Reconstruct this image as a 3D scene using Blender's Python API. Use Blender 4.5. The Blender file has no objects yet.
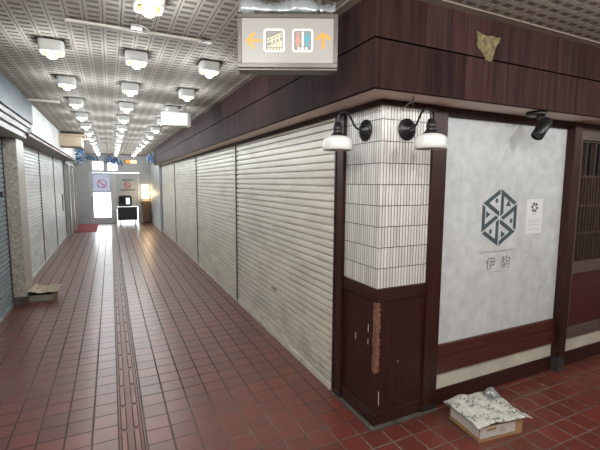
import bpy, bmesh, math, random
from mathutils import Vector, Matrix
random.seed(7)
C = bpy.context.scene.collection
PI = math.pi
CEIL = 2.5

# ------------------------------------------------------------------ materials
def _new(name):
    m = bpy.data.materials.new(name); m.use_nodes = True
    nt = m.node_tree; b = nt.nodes['Principled BSDF']
    return m, nt, b
def N(nt, t, **kw):
    n = nt.nodes.new(t)
    for k, v in kw.items(): setattr(n, k, v)
    return n
def L(nt, a, b): nt.links.new(a, b)
def math_n(nt, op, a, b=None, c=None):
    n = N(nt, 'ShaderNodeMath', operation=op)
    for i, v in enumerate((a, b, c)):
        if v is None: continue
        if isinstance(v, (int, float)): n.inputs[i].default_value = v
        else: L(nt, v, n.inputs[i])
    return n.outputs[0]
def mixc(nt, fac, a, b, mode='MIX'):
    n = N(nt, 'ShaderNodeMix', data_type='RGBA', blend_type=mode)
    if isinstance(fac, (int, float)): n.inputs[0].default_value = fac
    else: L(nt, fac, n.inputs[0])
    for i, v in ((6, a), (7, b)):
        if isinstance(v, tuple): n.inputs[i].default_value = (*v[:3], 1)
        else: L(nt, v, n.inputs[i])
    return n.outputs[2]
def ramp(nt, v, lo, hi, a=0.0, b=1.0):
    n = N(nt, 'ShaderNodeMapRange'); L(nt, v, n.inputs[0])
    n.inputs[1].default_value = lo; n.inputs[2].default_value = hi
    n.inputs[3].default_value = a; n.inputs[4].default_value = b
    return n.outputs[0]
def coords(nt, stretch=(1, 1, 1), world=False):
    if world: src = N(nt, 'ShaderNodeNewGeometry').outputs['Position']
    else: src = N(nt, 'ShaderNodeTexCoord').outputs['Object']
    mp = N(nt, 'ShaderNodeMapping'); mp.inputs['Scale'].default_value = stretch
    L(nt, src, mp.inputs[0]); return mp.outputs[0]
def noise(nt, vec, scale, detail=3.0, rough=0.55):
    n = N(nt, 'ShaderNodeTexNoise'); n.inputs['Scale'].default_value = scale
    n.inputs['Detail'].default_value = detail; n.inputs['Roughness'].default_value = rough
    L(nt, vec, n.inputs['Vector']); return n.outputs['Fac']
def bump(nt, b, h, strength, dist=0.01):
    n = N(nt, 'ShaderNodeBump'); n.inputs['Strength'].default_value = strength
    n.inputs['Distance'].default_value = dist
    L(nt, h, n.inputs['Height']); L(nt, n.outputs[0], b.inputs['Normal'])
def mat(name, col, rough=0.5, metal=0.0, var=None, bmp=None, stretch=(1, 1, 1), col2=None, island=0.0, spec=0.5, world=False):
    """plain surface with procedural colour variation (var = scale, amount) and bump (scale, strength)"""
    m, nt, b = _new(name)
    b.inputs['Roughness'].default_value = rough; b.inputs['Metallic'].default_value = metal
    b.inputs['Specular IOR Level'].default_value = spec
    v = coords(nt, stretch, world)
    sc, am = var or (6, 0.12)
    f = ramp(nt, noise(nt, v, sc, 4), 0.3, 0.7)
    dark = col2 or tuple(c * (1 - am) for c in col)
    out = mixc(nt, f, dark, col)
    if island:
        g = N(nt, 'ShaderNodeNewGeometry')
        k = ramp(nt, g.outputs['Random Per Island'], 0, 1, 1 - island, 1 + island)
        hs = N(nt, 'ShaderNodeHueSaturation'); L(nt, out, hs.inputs['Color']); L(nt, k, hs.inputs['Value']); out = hs.outputs[0]
    L(nt, out, b.inputs['Base Color'])
    if bmp: bump(nt, b, noise(nt, v, bmp[0], 3), bmp[1])
    return m
def emit(name, col, strength):
    m, nt, b = _new(name)
    b.inputs['Base Color'].default_value = (*[c * .15 for c in col], 1)
    v = coords(nt); f = ramp(nt, noise(nt, v, 8, 2), 0.3, 0.7, 0.97, 1.0)
    c = mixc(nt, f, tuple(x * .96 for x in col), col)
    L(nt, c, b.inputs['Emission Color']); b.inputs['Emission Strength'].default_value = strength
    b.inputs['Roughness'].default_value = 0.4
    return m
def thin_clear(name, tint=(1, 1, 1), gloss=0.12, rough=0.05, milk=0.0, glow=False):
    m, nt, b = _new(name)
    out = nt.nodes['Material Output']
    t = N(nt, 'ShaderNodeBsdfTransparent'); t.inputs[0].default_value = (*tint, 1)
    g = N(nt, 'ShaderNodeBsdfGlossy'); g.inputs['Roughness'].default_value = rough
    fr = N(nt, 'ShaderNodeLayerWeight'); fr.inputs[0].default_value = 0.35
    mx = N(nt, 'ShaderNodeMixShader')
    k = math_n(nt, 'ADD', math_n(nt, 'MULTIPLY', fr.outputs['Fresnel'], 0.6), gloss)
    L(nt, k, mx.inputs[0]); L(nt, t.outputs[0], mx.inputs[1]); L(nt, g.outputs[0], mx.inputs[2])
    last = mx.outputs[0]
    if milk:
        d = N(nt, 'ShaderNodeBsdfTranslucent' if glow else 'ShaderNodeBsdfDiffuse'); d.inputs[0].default_value = (.26, .265, .295, 1) if glow else (.8, .85, .87, 1)
        m2 = N(nt, 'ShaderNodeMixShader'); m2.inputs[0].default_value = milk
        L(nt, last, m2.inputs[1]); L(nt, d.outputs[0], m2.inputs[2]); last = m2.outputs[0]
    L(nt, last, out.inputs[0])
    return m
def cell(nt, sep, axis, pitch, off):
    """returns (edge distance 0 at joint .. 0.5 at centre, index) along one axis"""
    a = math_n(nt, 'DIVIDE', math_n(nt, 'SUBTRACT', sep.outputs[axis], off), pitch)
    fl = math_n(nt, 'FLOOR', a); fr = math_n(nt, 'SUBTRACT', a, fl)
    d = math_n(nt, 'MINIMUM', fr, math_n(nt, 'SUBTRACT', 1.0, fr))
    return d, fl
def floor_mat():
    m, nt, b = _new('quarry_tile')
    pos = N(nt, 'ShaderNodeNewGeometry').outputs['Position']
    sep = N(nt, 'ShaderNodeSeparateXYZ'); L(nt, pos, sep.inputs[0])
    dx, ix = cell(nt, sep, 0, 0.1485, 0.052)
    dy, iy = cell(nt, sep, 1, 0.1470, 0.006)
    wob = noise(nt, pos, 3.0, 2)
    # joints along the passage are a little wider than the cross joints
    gx = ramp(nt, dx, 0.024, 0.046); gy = ramp(nt, dy, 0.022, 0.040)
    tile = math_n(nt, 'MINIMUM', gx, gy)
    cmb = N(nt, 'ShaderNodeCombineXYZ'); L(nt, ix, cmb.inputs[0]); L(nt, iy, cmb.inputs[1])
    wn = N(nt, 'ShaderNodeTexWhiteNoise', noise_dimensions='3D'); L(nt, cmb.outputs[0], wn.inputs['Vector'])
    base = mixc(nt, wn.outputs['Value'], (0.105, 0.016, 0.009), (0.170, 0.026, 0.014))
    blot = ramp(nt, noise(nt, pos, 2.2, 4), 0.35, 0.65)
    base = mixc(nt, math_n(nt, 'MULTIPLY', blot, 0.35), base, (0.090, 0.026, 0.020))
    grime = ramp(nt, noise(nt, pos, 1.1, 3), 0.4, 0.65)
    grout = mixc(nt, grime, (0.050, 0.040, 0.036), (0.15, 0.115, 0.095))
    colr = mixc(nt, tile, grout, base)
    L(nt, colr, b.inputs['Base Color'])
    r = mixc(nt, tile, (0.9, 0.9, 0.9), (0.50, 0.50, 0.50))
    rr = math_n(nt, 'ADD', r, ramp(nt, noise(nt, pos, 5, 3), 0.3, 0.7, -0.05, 0.06))
    L(nt, rr, b.inputs['Roughness'])
    b.inputs['Specular IOR Level'].default_value = 0.35
    L(nt, math_n(nt, 'MULTIPLY', tile, 0.9), b.inputs['Coat Weight']); b.inputs['Coat Roughness'].default_value = 0.30; b.inputs['Coat IOR'].default_value = 1.62
    h = math_n(nt, 'ADD', tile, math_n(nt, 'MULTIPLY', noise(nt, pos, 26, 2), 0.10))
    h = math_n(nt, 'ADD', h, math_n(nt, 'MULTIPLY', wn.outputs['Value'], 0.10))
    bump(nt, b, h, 0.7, 0.004)
    return m
def ceiling_mat():
    m, nt, b = _new('embossed_ceiling_sheet')
    pos = N(nt, 'ShaderNodeNewGeometry').outputs['Position']
    sep = N(nt, 'ShaderNodeSeparateXYZ'); L(nt, pos, sep.inputs[0])
    dx, ix = cell(nt, sep, 0, 0.096, 0.02)
    dy, iy = cell(nt, sep, 1, 0.072, 0.01)
    # raised ladder: recessed slots inside each strip, thin seam between the strips
    inside = ramp(nt, dx, 0.15, 0.22)
    slot = math_n(nt, 'MULTIPLY', inside, math_n(nt, 'SUBTRACT', 1.0, ramp(nt, dy, 0.17, 0.27)))
    seam = ramp(nt, dx, 0.012, 0.035)
    h = math_n(nt, 'SUBTRACT', math_n(nt, 'MULTIPLY', seam, 0.6), math_n(nt, 'MULTIPLY', slot, 0.8))
    n1 = ramp(nt, noise(nt, pos, 1.3, 4), 0.3, 0.7)
    c = mixc(nt, n1, (0.36, 0.33, 0.285), (0.46, 0.425, 0.37))
    c = mixc(nt, slot, c, (0.17, 0.155, 0.135))  # slots coloured darker: recess shade put into the sheet colour
    c3 = mixc(nt, seam, (0.17, 0.155, 0.135), c)
    L(nt, c3, b.inputs['Base Color'])
    b.inputs['Roughness'].default_value = 0.7; b.inputs['Specular IOR Level'].default_value = 0.06
    bump(nt, b, h, 0.7, 0.010)
    return m
def tile_mat():
    """narrow vertical white mosaic with dark joints"""
    m, nt, b = _new('white_stick_tile')
    pos = N(nt, 'ShaderNodeNewGeometry').outputs['Position']
    sep = N(nt, 'ShaderNodeSeparateXYZ'); L(nt, pos, sep.inputs[0])
    s = math_n(nt, 'SUBTRACT', sep.outputs[0], sep.outputs[1])     # runs round both faces of the corner
    a = math_n(nt, 'DIVIDE', s, 0.0228); fl = math_n(nt, 'FLOOR', a); fr = math_n(nt, 'SUBTRACT', a, fl)
    d = math_n(nt, 'MINIMUM', fr, math_n(nt, 'SUBTRACT', 1.0, fr))
    dz, iz = cell(nt, sep, 2, 0.1275, 0.9005)
    v = ramp(nt, d, 0.06, 0.15); hz = ramp(nt, dz, 0.010, 0.022)
    t = math_n(nt, 'MINIMUM', v, hz)
    cmb = N(nt, 'ShaderNodeCombineXYZ'); L(nt, fl, cmb.inputs[0]); L(nt, iz, cmb.inputs[1])
    wn = N(nt, 'ShaderNodeTexWhiteNoise', noise_dimensions='3D'); L(nt, cmb.outputs[0], wn.inputs['Vector'])
    c = mixc(nt, wn.outputs['Value'], (0.55, 0.54, 0.52), (0.74, 0.73, 0.71))
    jc = mixc(nt, hz, (0.035, 0.035, 0.035), (0.16, 0.15, 0.14))
    L(nt, mixc(nt, t, jc, c), b.inputs['Base Color'])
    b.inputs['Roughness'].default_value = 0.22
    bump(nt, b, math_n(nt, 'MULTIPLY', t, math_n(nt, 'ADD', 0.7, math_n(nt, 'MULTIPLY', d, 0.8))), 0.6, 0.004)
    return m
def shutter_mat(name, col, dirt):
    m, nt, b = _new(name)
    v = coords(nt, (1, 1, 1), True)
    f = ramp(nt, noise(nt, coords(nt, (1, .8, 3.0), True), 2.0, 5, .65), 0.42, 0.75)
    c = mixc(nt, math_n(nt, 'MULTIPLY', f, 0.40), col, dirt)
    sep = N(nt, 'ShaderNodeSeparateXYZ'); L(nt, v, sep.inputs[0])
    low = ramp(nt, sep.outputs[2], 0.75, 0.0)          # splashed street dirt along the foot
    sp = ramp(nt, noise(nt, coords(nt, (1, 2.0, 9.0), True), 2.4, 5, .7), 0.42, 0.7)
    c = mixc(nt, math_n(nt, 'MULTIPLY', math_n(nt, 'MULTIPLY', low, sp), 0.55), c, dirt)
    streak = ramp(nt, noise(nt, coords(nt, (1, 14, 0.6), True), 2.0, 4), 0.6, 0.8)
    c = mixc(nt, math_n(nt, 'MULTIPLY', streak, 0.18), c, dirt)
    L(nt, c, b.inputs['Base Color']); b.inputs['Roughness'].default_value = 0.42
    return m
def newsprint(name, paper, ink):
    m, nt, b = _new(name)
    v = N(nt, 'ShaderNodeTexCoord').outputs['UV']
    mp = N(nt, 'ShaderNodeMapping'); mp.inputs['Scale'].default_value = (1, 1, 1); L(nt, v, mp.inputs[0])
    sep = N(nt, 'ShaderNodeSeparateXYZ'); L(nt, mp.outputs[0], sep.inputs[0])
    d, i = cell(nt, sep, 1, 0.018, 0)
    line = ramp(nt, d, 0.16, 0.26)
    col_d, ci = cell(nt, sep, 0, 0.16, 0.02)
    gut = ramp(nt, col_d, 0.04, 0.07)
    st = N(nt, 'ShaderNodeMapping'); st.inputs['Scale'].default_value = (120, 55, 1); L(nt, v, st.inputs[0])
    words = ramp(nt, noise(nt, st.outputs[0], 1.0, 1), 0.40, 0.50)
    txt = math_n(nt, 'MULTIPLY', math_n(nt, 'MULTIPLY', line, gut), words)
    big = ramp(nt, noise(nt, mp.outputs[0], 4.0, 2), 0.47, 0.52)
    st2 = N(nt, 'ShaderNodeMapping'); st2.inputs['Scale'].default_value = (26, 18, 1); L(nt, v, st2.inputs[0])
    head = math_n(nt, 'MULTIPLY', ramp(nt, noise(nt, st2.outputs[0], 1.0, 1), 0.50, 0.55), big)
    c = mixc(nt, math_n(nt, 'MULTIPLY', txt, 0.50), paper, ink)
    c = mixc(nt, math_n(nt, 'MULTIPLY', head, 0.8), c, ink)
    red = ramp(nt, noise(nt, mp.outputs[0], 6.5, 1), 0.69, 0.71)
    c = mixc(nt, math_n(nt, 'MULTIPLY', red, 0.7), c, (0.35, 0.06, 0.04))
    L(nt, c, b.inputs['Base Color']); b.inputs['Roughness'].default_value = 0.8
    return m

M = {}
M['floor'] = floor_mat()
M['ceiling'] = ceiling_mat()
M['tile'] = tile_mat()
M['shutter'] = shutter_mat('cream_shutter_paint', (0.74, 0.71, 0.62), (0.24, 0.20, 0.16))
M['shutter_grey'] = shutter_mat('pale_grey_shutter_paint', (0.80, 0.84, 0.84), (0.30, 0.30, 0.28))
M['shutter_blue'] = shutter_mat('blue_grey_shutter_paint', (0.30, 0.37, 0.40), (0.18, 0.20, 0.21))
M['fascia'] = mat('dark_fascia_board', (0.054, 0.026, 0.023), 0.65, var=(3.0, .5), col2=(0.020, 0.012, 0.013), stretch=(11, 11, 0.6), bmp=(5, .05), island=.30, spec=.03, world=True)
M['wood'] = mat('dark_red_brown_wood', (0.046, 0.014, 0.011), 0.42, var=(3, .5), col2=(0.022, 0.008, 0.007), stretch=(14, 14, 0.9), bmp=(4, .04), spec=.3, world=True)
M['wood_rail'] = mat('red_brown_rail', (0.085, 0.022, 0.016), 0.36, var=(3, .4), stretch=(1.5, 12, 20), world=True)
M['wood_grey'] = mat('weathered_brown_frame', (0.120, 0.084, 0.075), 0.5, var=(3, .35), stretch=(9, 9, 1.2), world=True)
M['lattice'] = mat('dark_lattice_wood', (0.080, 0.050, 0.045), 0.5, var=(3, .35), stretch=(9, 9, 1.2), spec=.3, world=True)
M['red_panel'] = mat('dark_wine_panel', (0.066, 0.014, 0.016), 0.42, var=(2, .3), world=True)
M['soffit'] = mat('beige_soffit_board', (0.76, 0.65, 0.57), 0.6, var=(2.5, .12), world=True)
M['plaster'] = mat('pale_mottled_cloth', (0.60, 0.63, 0.645), 0.75, var=(13, .20), bmp=(60, .1), world=True)
M['cream_strip'] = mat('off_white_plinth', (0.62, 0.59, 0.51), 0.6, var=(6, .22), world=True)
M['white_wall'] = mat('white_bulkhead_paint', (0.70, 0.71, 0.68), 0.6, var=(2, .08), world=True)
M['grey_wall'] = mat('pale_grey_wall', (0.47, 0.49, 0.49), 0.45, var=(2.5, .18), world=True)
M['beige_wall'] = mat('beige_wall_paint', (0.50, 0.46, 0.40), 0.7, var=(2, .1), world=True)
M['granite'] = mat('speckled_stone', (0.54, 0.51, 0.45), 0.45, var=(38, .5), col2=(0.24, 0.22, 0.185), world=True)
M['slate'] = mat('slate_blue_fascia', (0.07, 0.095, 0.115), 0.5, var=(2.5, .25), stretch=(1, 1, 8), world=True)
M['silver'] = mat('brushed_aluminium', (0.50, 0.49, 0.47), 0.35, metal=.75, var=(4, .15))
M['moulding'] = mat('grey_painted_moulding', (0.33, 0.31, 0.29), 0.5, var=(4, .15), stretch=(1, 1, 6), world=True)
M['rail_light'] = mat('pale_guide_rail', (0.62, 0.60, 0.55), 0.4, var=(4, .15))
M['rail_shade'] = mat('shaded_guide_rail', (0.075, 0.065, 0.06), 0.5, var=(4, .25))  # far rail coloured dark: shade of the gap put into its colour
M['rail_grey'] = mat('grey_guide_rail', (0.36, 0.34, 0.31), 0.45, metal=.3, var=(4, .2))
M['dark_gap'] = mat('black_rubber', (0.018, 0.018, 0.018), 0.6, var=(8, .3))
M['foot'] = mat('weathered_dark_foot', (0.05, 0.048, 0.045), 0.6, var=(14, .5), col2=(0.022, 0.016, 0.014), world=True)
M['kerb'] = mat('dusty_dark_kerb', (0.05, 0.043, 0.04), 0.55, var=(9, .5), col2=(0.13, 0.115, 0.10), world=True)
M['white_metal'] = mat('white_enamel', (0.78, 0.78, 0.76), 0.35, var=(9, .08))
M['fix_white'] = mat('white_lamp_housing', (0.68, 0.69, 0.66), 0.45, var=(9, .08))
M['gold'] = mat('gold_reflector', (0.85, 0.55, 0.14), 0.3, metal=.7, var=(9, .1))
M['bulb'] = emit('lit_led_bulb', (0.90, 0.97, 1.0), 22)
M['sconce_white'] = mat('opal_shade', (0.72, 0.73, 0.72), 0.35, var=(14, .08))
M['black'] = mat('black_iron', (0.012, 0.013, 0.014), 0.35, var=(9, .3))
M['ink'] = mat('slate_ink', (0.055, 0.085, 0.105), 0.6, var=(9, .1))
M['ink_pale'] = mat('faded_ink', (0.27, 0.29, 0.30), 0.6, var=(9, .1))
M['ink_soft'] = mat('soft_grey_ink', (0.10, 0.115, 0.125), 0.6, var=(9, .1))
M['ink_black'] = mat('black_ink', (0.03, 0.03, 0.035), 0.6, var=(9, .1))
M['paper'] = mat('white_paper', (0.74, 0.76, 0.77), 0.7, var=(5, .04))
M['sign_frame'] = mat('grey_sign_case', (0.10, 0.09, 0.08), 0.4, metal=.3, var=(5, .15))
M['sign_face'] = emit('backlit_grey_acrylic', (0.62, 0.585, 0.53), 0.54)
M['sign_ground'] = emit('backlit_dim_grey', (0.42, 0.41, 0.37), 0.60)
M['sign_white'] = emit('backlit_white', (1, .98, .95), 1.1)
M['sign_orange'] = emit('backlit_orange', (1.0, 0.40, 0.04), 0.92)
M['sign_yellow'] = emit('backlit_yellow', (1.0, 0.85, 0.50), 1.0)
M['sign_pink'] = emit('backlit_pink', (0.85, 0.36, 0.28), 0.8)
M['sign_blue'] = emit('backlit_blue', (0.10, 0.45, 0.55), 0.85)
M['box_white'] = emit('lit_sign_box', (0.84, 0.94, 1.0), 1.15)
M['film'] = thin_clear('clear_plastic_film', (0.92, 0.97, 0.99), 0.22, 0.10, 0.16)
M['glass'] = thin_clear('clear_glass', (0.96, 0.99, 0.98), 0.04, 0.02)
M['frost'] = thin_clear('frosted_film', (0.30, 0.31, 0.36), 0.04, 0.3, 0.85, True)
M['dark_glass'] = mat('dark_window_glass', (0.008, 0.010, 0.011), 0.15, var=(2, .2))
M['foam'] = mat('exposed_yellow_foam', (0.26, 0.215, 0.10), 0.9, var=(34, .6), col2=(0.07, 0.058, 0.03), bmp=(60, .9), world=True)
M['raw_wood'] = mat('splintered_raw_wood', (0.27, 0.13, 0.085), 0.75, var=(9, .6), col2=(0.07, 0.030, 0.022), stretch=(5, 5, 16), bmp=(9, .5), world=True)
M['card'] = mat('brown_cardboard', (0.42, 0.27, 0.12), 0.75, var=(5, .2))
M['card_old'] = mat('grey_brown_cardboard', (0.30, 0.25, 0.19), 0.8, var=(6, .35))
M['card_white'] = mat('white_printed_carton', (0.66, 0.63, 0.62), 0.6, var=(5, .12))
M['news'] = newsprint('newsprint', (0.66, 0.66, 0.60), (0.07, 0.08, 0.08))
M['news_old'] = newsprint('yellowed_newsprint', (0.56, 0.49, 0.36), (0.13, 0.10, 0.07))
M['blue_foil'] = mat('blue_foil', (0.07, 0.30, 0.75), 0.3, metal=.3, var=(9, .4))
M['pale_foil'] = mat('pale_blue_foil', (0.70, 0.85, 0.95), 0.3, metal=.1, var=(9, .3))  # pale bits, brightened so the sparkle is put into their colour
M['teal_foil'] = mat('dark_teal_foil', (0.03, 0.08, 0.12), 0.35, metal=.3, var=(9, .3))
M['mat_red'] = mat('red_carpet_pile', (0.30, 0.045, 0.055), 0.95, var=(40, .3), bmp=(120, .4))
M['tactile'] = mat('tactile_tile', (0.17, 0.055, 0.040), 0.40, var=(5, .35), world=True)
M['tactile_bar'] = mat('worn_tactile_bar', (0.27, 0.12, 0.09), 0.42, var=(5, .35), world=True)
M['dark_groove'] = mat('dark_outline', (0.035, 0.022, 0.02), 0.8, var=(5, .35), world=True)  # dark outlines round the bars and along the strip edges
M['steel'] = mat('pale_door_aluminium', (0.56, 0.57, 0.57), 0.5, metal=0.0, var=(4, .1))
M['grey_panel'] = mat('grey_door_panel', (0.45, 0.48, 0.48), 0.5, var=(3, .1))
M['sign_red'] = mat('red_print', (0.55, 0.05, 0.07), 0.5, var=(5, .1))
M['lantern'] = emit('warm_lit_paper', (1.0, 0.80, 0.48), 3.2)
M['brown'] = mat('mid_brown_board', (0.16, 0.085, 0.05), 0.5, var=(4, .3), stretch=(6, 6, 1))
M['tan'] = mat('tan_timber_board', (0.56, 0.45, 0.33), 0.6, var=(3, .2), stretch=(2, 8, 8))
M['ground'] = mat('pale_paving', (0.75, 0.75, 0.73), 0.9, var=(2, .1))
M['edge_strip'] = mat('beige_edge_strip', (0.30, 0.255, 0.21), 0.7, var=(3, .15), spec=.2, world=True)
M['trunking'] = mat('ivory_trunking', (0.60, 0.57, 0.50), 0.5, var=(5, .1))
M['amber'] = emit('lit_amber_sign', (1.0, 0.80, 0.52), 1.2)

# ------------------------------------------------------------------ mesh builder
class MB:
    def __init__(s): s.bm = bmesh.new(); s.uv = None
    def box(s, x0, x1, y0, y1, z0, z1, bev=0.0, mi=0):
        vs = [s.bm.verts.new(p) for p in ((x0,y0,z0),(x1,y0,z0),(x1,y1,z0),(x0,y1,z0),(x0,y0,z1),(x1,y0,z1),(x1,y1,z1),(x0,y1,z1))]
        fs = [s.bm.faces.new([vs[i] for i in q]) for q in ((3,2,1,0),(4,5,6,7),(0,1,5,4),(1,2,6,5),(2,3,7,6),(3,0,4,7))]
        for f in fs: f.material_index = mi
        if bev:
            es = list({e for f in fs for e in f.edges})
            r = bmesh.ops.bevel(s.bm, geom=es, offset=bev, segments=2, affect='EDGES', profile=.5)
            for f in r['faces']: f.material_index = mi
        return s
    def prism(s, pts, vec, mi=0):
        """closed polygon (list of 3D points) pushed along vec"""
        v = Vector(vec)
        a = [s.bm.verts.new(p) for p in pts]; b = [s.bm.verts.new(Vector(p) + v) for p in pts]
        n = len(pts)
        s.bm.faces.new(a).material_index = mi; s.bm.faces.new(b[::-1]).material_index = mi
        for i in range(n):
            s.bm.faces.new((a[i], b[i], b[(i+1) % n], a[(i+1) % n])).material_index = mi
        return s
    def lathe(s, prof, mtx=None, n=32, mi=0, power=2.0, smooth=True):
        """profile of (radius, z) turned about local Z; power>2 gives rounded-square sections"""
        mtx = mtx or Matrix()
        rings = []
        for r, z in prof:
            ring = []
            for k in range(n):
                t = 2 * PI * k / n; c, d = math.cos(t), math.sin(t)
                q = (abs(c) ** power + abs(d) ** power) ** (-1 / power)
                ring.append(s.bm.verts.new(mtx @ Vector((r * q * c, r * q * d, z))))
            rings.append(ring)
        for a, b in zip(rings, rings[1:]):
            for k in range(n):
                f = s.bm.faces.new((a[k], a[(k+1) % n], b[(k+1) % n], b[k])); f.material_index = mi; f.smooth = smooth
        for ring, rev in ((rings[0], True), (rings[-1], False)):
            f = s.bm.faces.new(ring[::-1] if rev else ring); f.material_index = mi
        return s
    def tube(s, pts, r, n=10, mi=0):
        pts = [Vector(p) for p in pts]; rings = []
        up = Vector((0.13, 0.21, 0.97))
        for i, p in enumerate(pts):
            t = (pts[min(i+1, len(pts)-1)] - pts[max(i-1, 0)]).normalized()
            a = t.cross(up)
            if a.length < .05: a = t.cross(Vector((1, 0, 0)))
            a.normalize(); b = t.cross(a).normalized()
            rr = r[i] if isinstance(r, (list, tuple)) else r
            rings.append([s.bm.verts.new(p + a * rr * math.cos(2*PI*k/n) + b * rr * math.sin(2*PI*k/n)) for k in range(n)])
        for a, b in zip(rings, rings[1:]):
            for k in range(n):
                f = s.bm.faces.new((a[k], a[(k+1) % n], b[(k+1) % n], b[k])); f.smooth = True; f.material_index = mi
        s.bm.faces.new(rings[0][::-1]).material_index = mi; s.bm.faces.new(rings[-1]).material_index = mi
        return s
    def sheet(s, fn, nu, nv, mi=0, thick=None):
        """grid of points fn(u,v) with UVs; thick adds a back side"""
        uvl = s.bm.loops.layers.uv.verify()
        g = [[s.bm.verts.new(fn(i/nu, j/nv)) for j in range(nv+1)] for i in range(nu+1)]
        for i in range(nu):
            for j in range(nv):
                f = s.bm.faces.new((g[i][j], g[i+1][j], g[i+1][j+1], g[i][j+1])); f.smooth = True; f.material_index = mi
                for l, (a, b) in zip(f.loops, ((i,j),(i+1,j),(i+1,j+1),(i,j+1))): l[uvl].uv = (a/nu, b/nv)
        if thick:
            bmesh.ops.recalc_face_normals(s.bm, faces=s.bm.faces)
            bmesh.ops.solidify(s.bm, geom=list(s.bm.faces), thickness=thick)
        return s
    def move(s, off):
        bmesh.ops.translate(s.bm, verts=s.bm.verts, vec=off); return s
    def xf(s, m): bmesh.ops.transform(s.bm, matrix=m, verts=s.bm.verts); return s

def build(name, mb, mats, parent=None, label=None, recalc=True):
    if recalc: bmesh.ops.recalc_face_normals(mb.bm, faces=mb.bm.faces)
    me = bpy.data.meshes.new(name); mb.bm.to_mesh(me); mb.bm.free()
    for m in (mats if isinstance(mats, (list, tuple)) else [mats]): me.materials.append(M[m] if isinstance(m, str) else m)
    o = bpy.data.objects.new(name, me); C.objects.link(o)
    if parent is not None: o.parent = parent
    if label: o['label'] = label
    return o
def tag(o, label, cat, group=None, kind=None):
    o['label'] = label; o['category'] = cat
    if group: o['group'] = group
    if kind: o['kind'] = kind
    return o
def thing(name, label, cat, loc=(0, 0, 0), rotz=0.0, group=None):
    o = bpy.data.objects.new(name, None); o.empty_display_size = .05; C.objects.link(o)
    o.location = loc; o.rotation_euler = (0, 0, rotz)
    return tag(o, label, cat, group)
def wpart(name, mb, mats, t, label=None):
    """part modelled in world coordinates, hung under the unrotated thing t"""
    mb.move(-Vector(t.location)); return build(name, mb, mats, t, label)
def struct(name, mb, mats, label, cat, parent=None):
    o = build(name, mb, mats, parent)
    if parent is None: tag(o, label, cat, kind='structure')
    return o
def copy_tree(o, parent=None):
    c = o.copy(); C.objects.link(c)
    if parent is not None: c.parent = parent
    for ch in list(o.children): copy_tree(ch, c)
    return c

# ------------------------------------------------------------------ the setting
struct('floor', MB().box(-2.75, 5.0, -6.0, 14.3, -0.12, 0), 'floor', 'dark red square tiled floor of the shopping passage', 'floor')
struct('ceiling', MB().box(-2.75, 5.0, -6.0, 14.3, CEIL, CEIL + .12), 'ceiling', 'grey brown embossed sheet ceiling with ladder pattern', 'ceiling')
struct('wall_left', MB().box(-2.90, -2.75, -6.0, 14.3, 0, CEIL), 'beige_wall', 'wall behind the shutters on the left of the passage', 'wall')
struct('wall_back', MB().box(-2.75, 5.0, -6.12, -6.0, 0, CEIL), 'beige_wall', 'beige wall behind the viewer', 'wall')
struct('wall_front', MB().box(5.0, 5.12, -6.0, 0.2, 0, CEIL), 'beige_wall', 'beige wall closing the cross passage on the right', 'wall')
struct('wall_right', MB().box(0.10, 0.22, 0.42, 14.3, 0, CEIL), 'beige_wall', 'wall behind the long row of cream shutters', 'wall')
struct('wall_shop', MB().box(0.22, 5.0, 0.10, 0.22, 0, CEIL), 'beige_wall', 'wall behind the shop front on the right', 'wall')

# right passage wall past the last shutter
struct('wall_passage', MB().box(-0.06, 0.10, 10.98, 14.3, 0, CEIL), 'grey_wall', 'pale grey wall between the last cream shutter and the glass doors', 'wall')
# dark fascia boards over the shutters and round the corner over the shop
def fascia_boards(z0, z1, seed):
    rnd = random.Random(seed); mb = MB()
    y = -0.2
    while y < 10.95:
        w = rnd.choice((0.45, 0.6, 0.9)); y1 = min(10.95, y + w)
        mb.box(-0.2, -0.17, y + (0.0 if y < -.1 else .001), y1 - .001, z0, z1, 0)
        y = y1
    x = -0.169
    while x < 4.98:
        w = rnd.choice((0.3, 0.45, 0.6)); x1 = min(4.98, x + w)
        mb.box(x + .001, x1 - .001, -0.2, -0.17, z0, z1, 0)
        x = x1
    return mb
struct('trim_1', fascia_boards(2.030, 2.268, 3), 'fascia', 'lower row of dark brown fascia boards above shutters and shop', 'fascia')
struct('trim_2', fascia_boards(2.277, 2.494, 5), 'fascia', 'upper row of dark brown fascia boards below the ceiling', 'fascia')
mb = MB().box(-0.165, -0.13, -0.165, 10.95, 2.05, 2.47).box(-0.13, 4.98, -0.165, -0.13, 2.05, 2.47)
struct('trim_3', mb, 'dark_gap', 'black backing seen in the seam between fascia boards', 'fascia')
mb = MB().box(-0.255, -0.12, -0.255, 10.95, 2.495, CEIL).box(-0.12, 4.98, -0.255, -0.12, 2.495, CEIL)
struct('trim_4', mb, 'edge_strip', 'beige ceiling edge strip along the top of the fascia', 'trim')
mb = MB().box(-0.166, 0.09, -0.166, 10.95, 2.032, 2.046).box(0.09, 4.98, -0.166, 0.09, 2.032, 2.046)
struct('trim_5', mb, 'soffit', 'beige soffit board under the dark fascia', 'soffit')
mb = MB().box(-0.004, 0.09, 0.42, 10.95, 1.996, 2.030).box(0.03, 4.98, 0.03, 0.09, 1.996, 2.030).box(0.01, 0.09, 0.01, 0.42, 1.996, 2.030).box(0.09, 0.44, 0.01, 0.09, 1.996, 2.030)
struct('trim_6', mb, 'wood', 'thin dark brown head rail under the beige soffit', 'trim')

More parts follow.
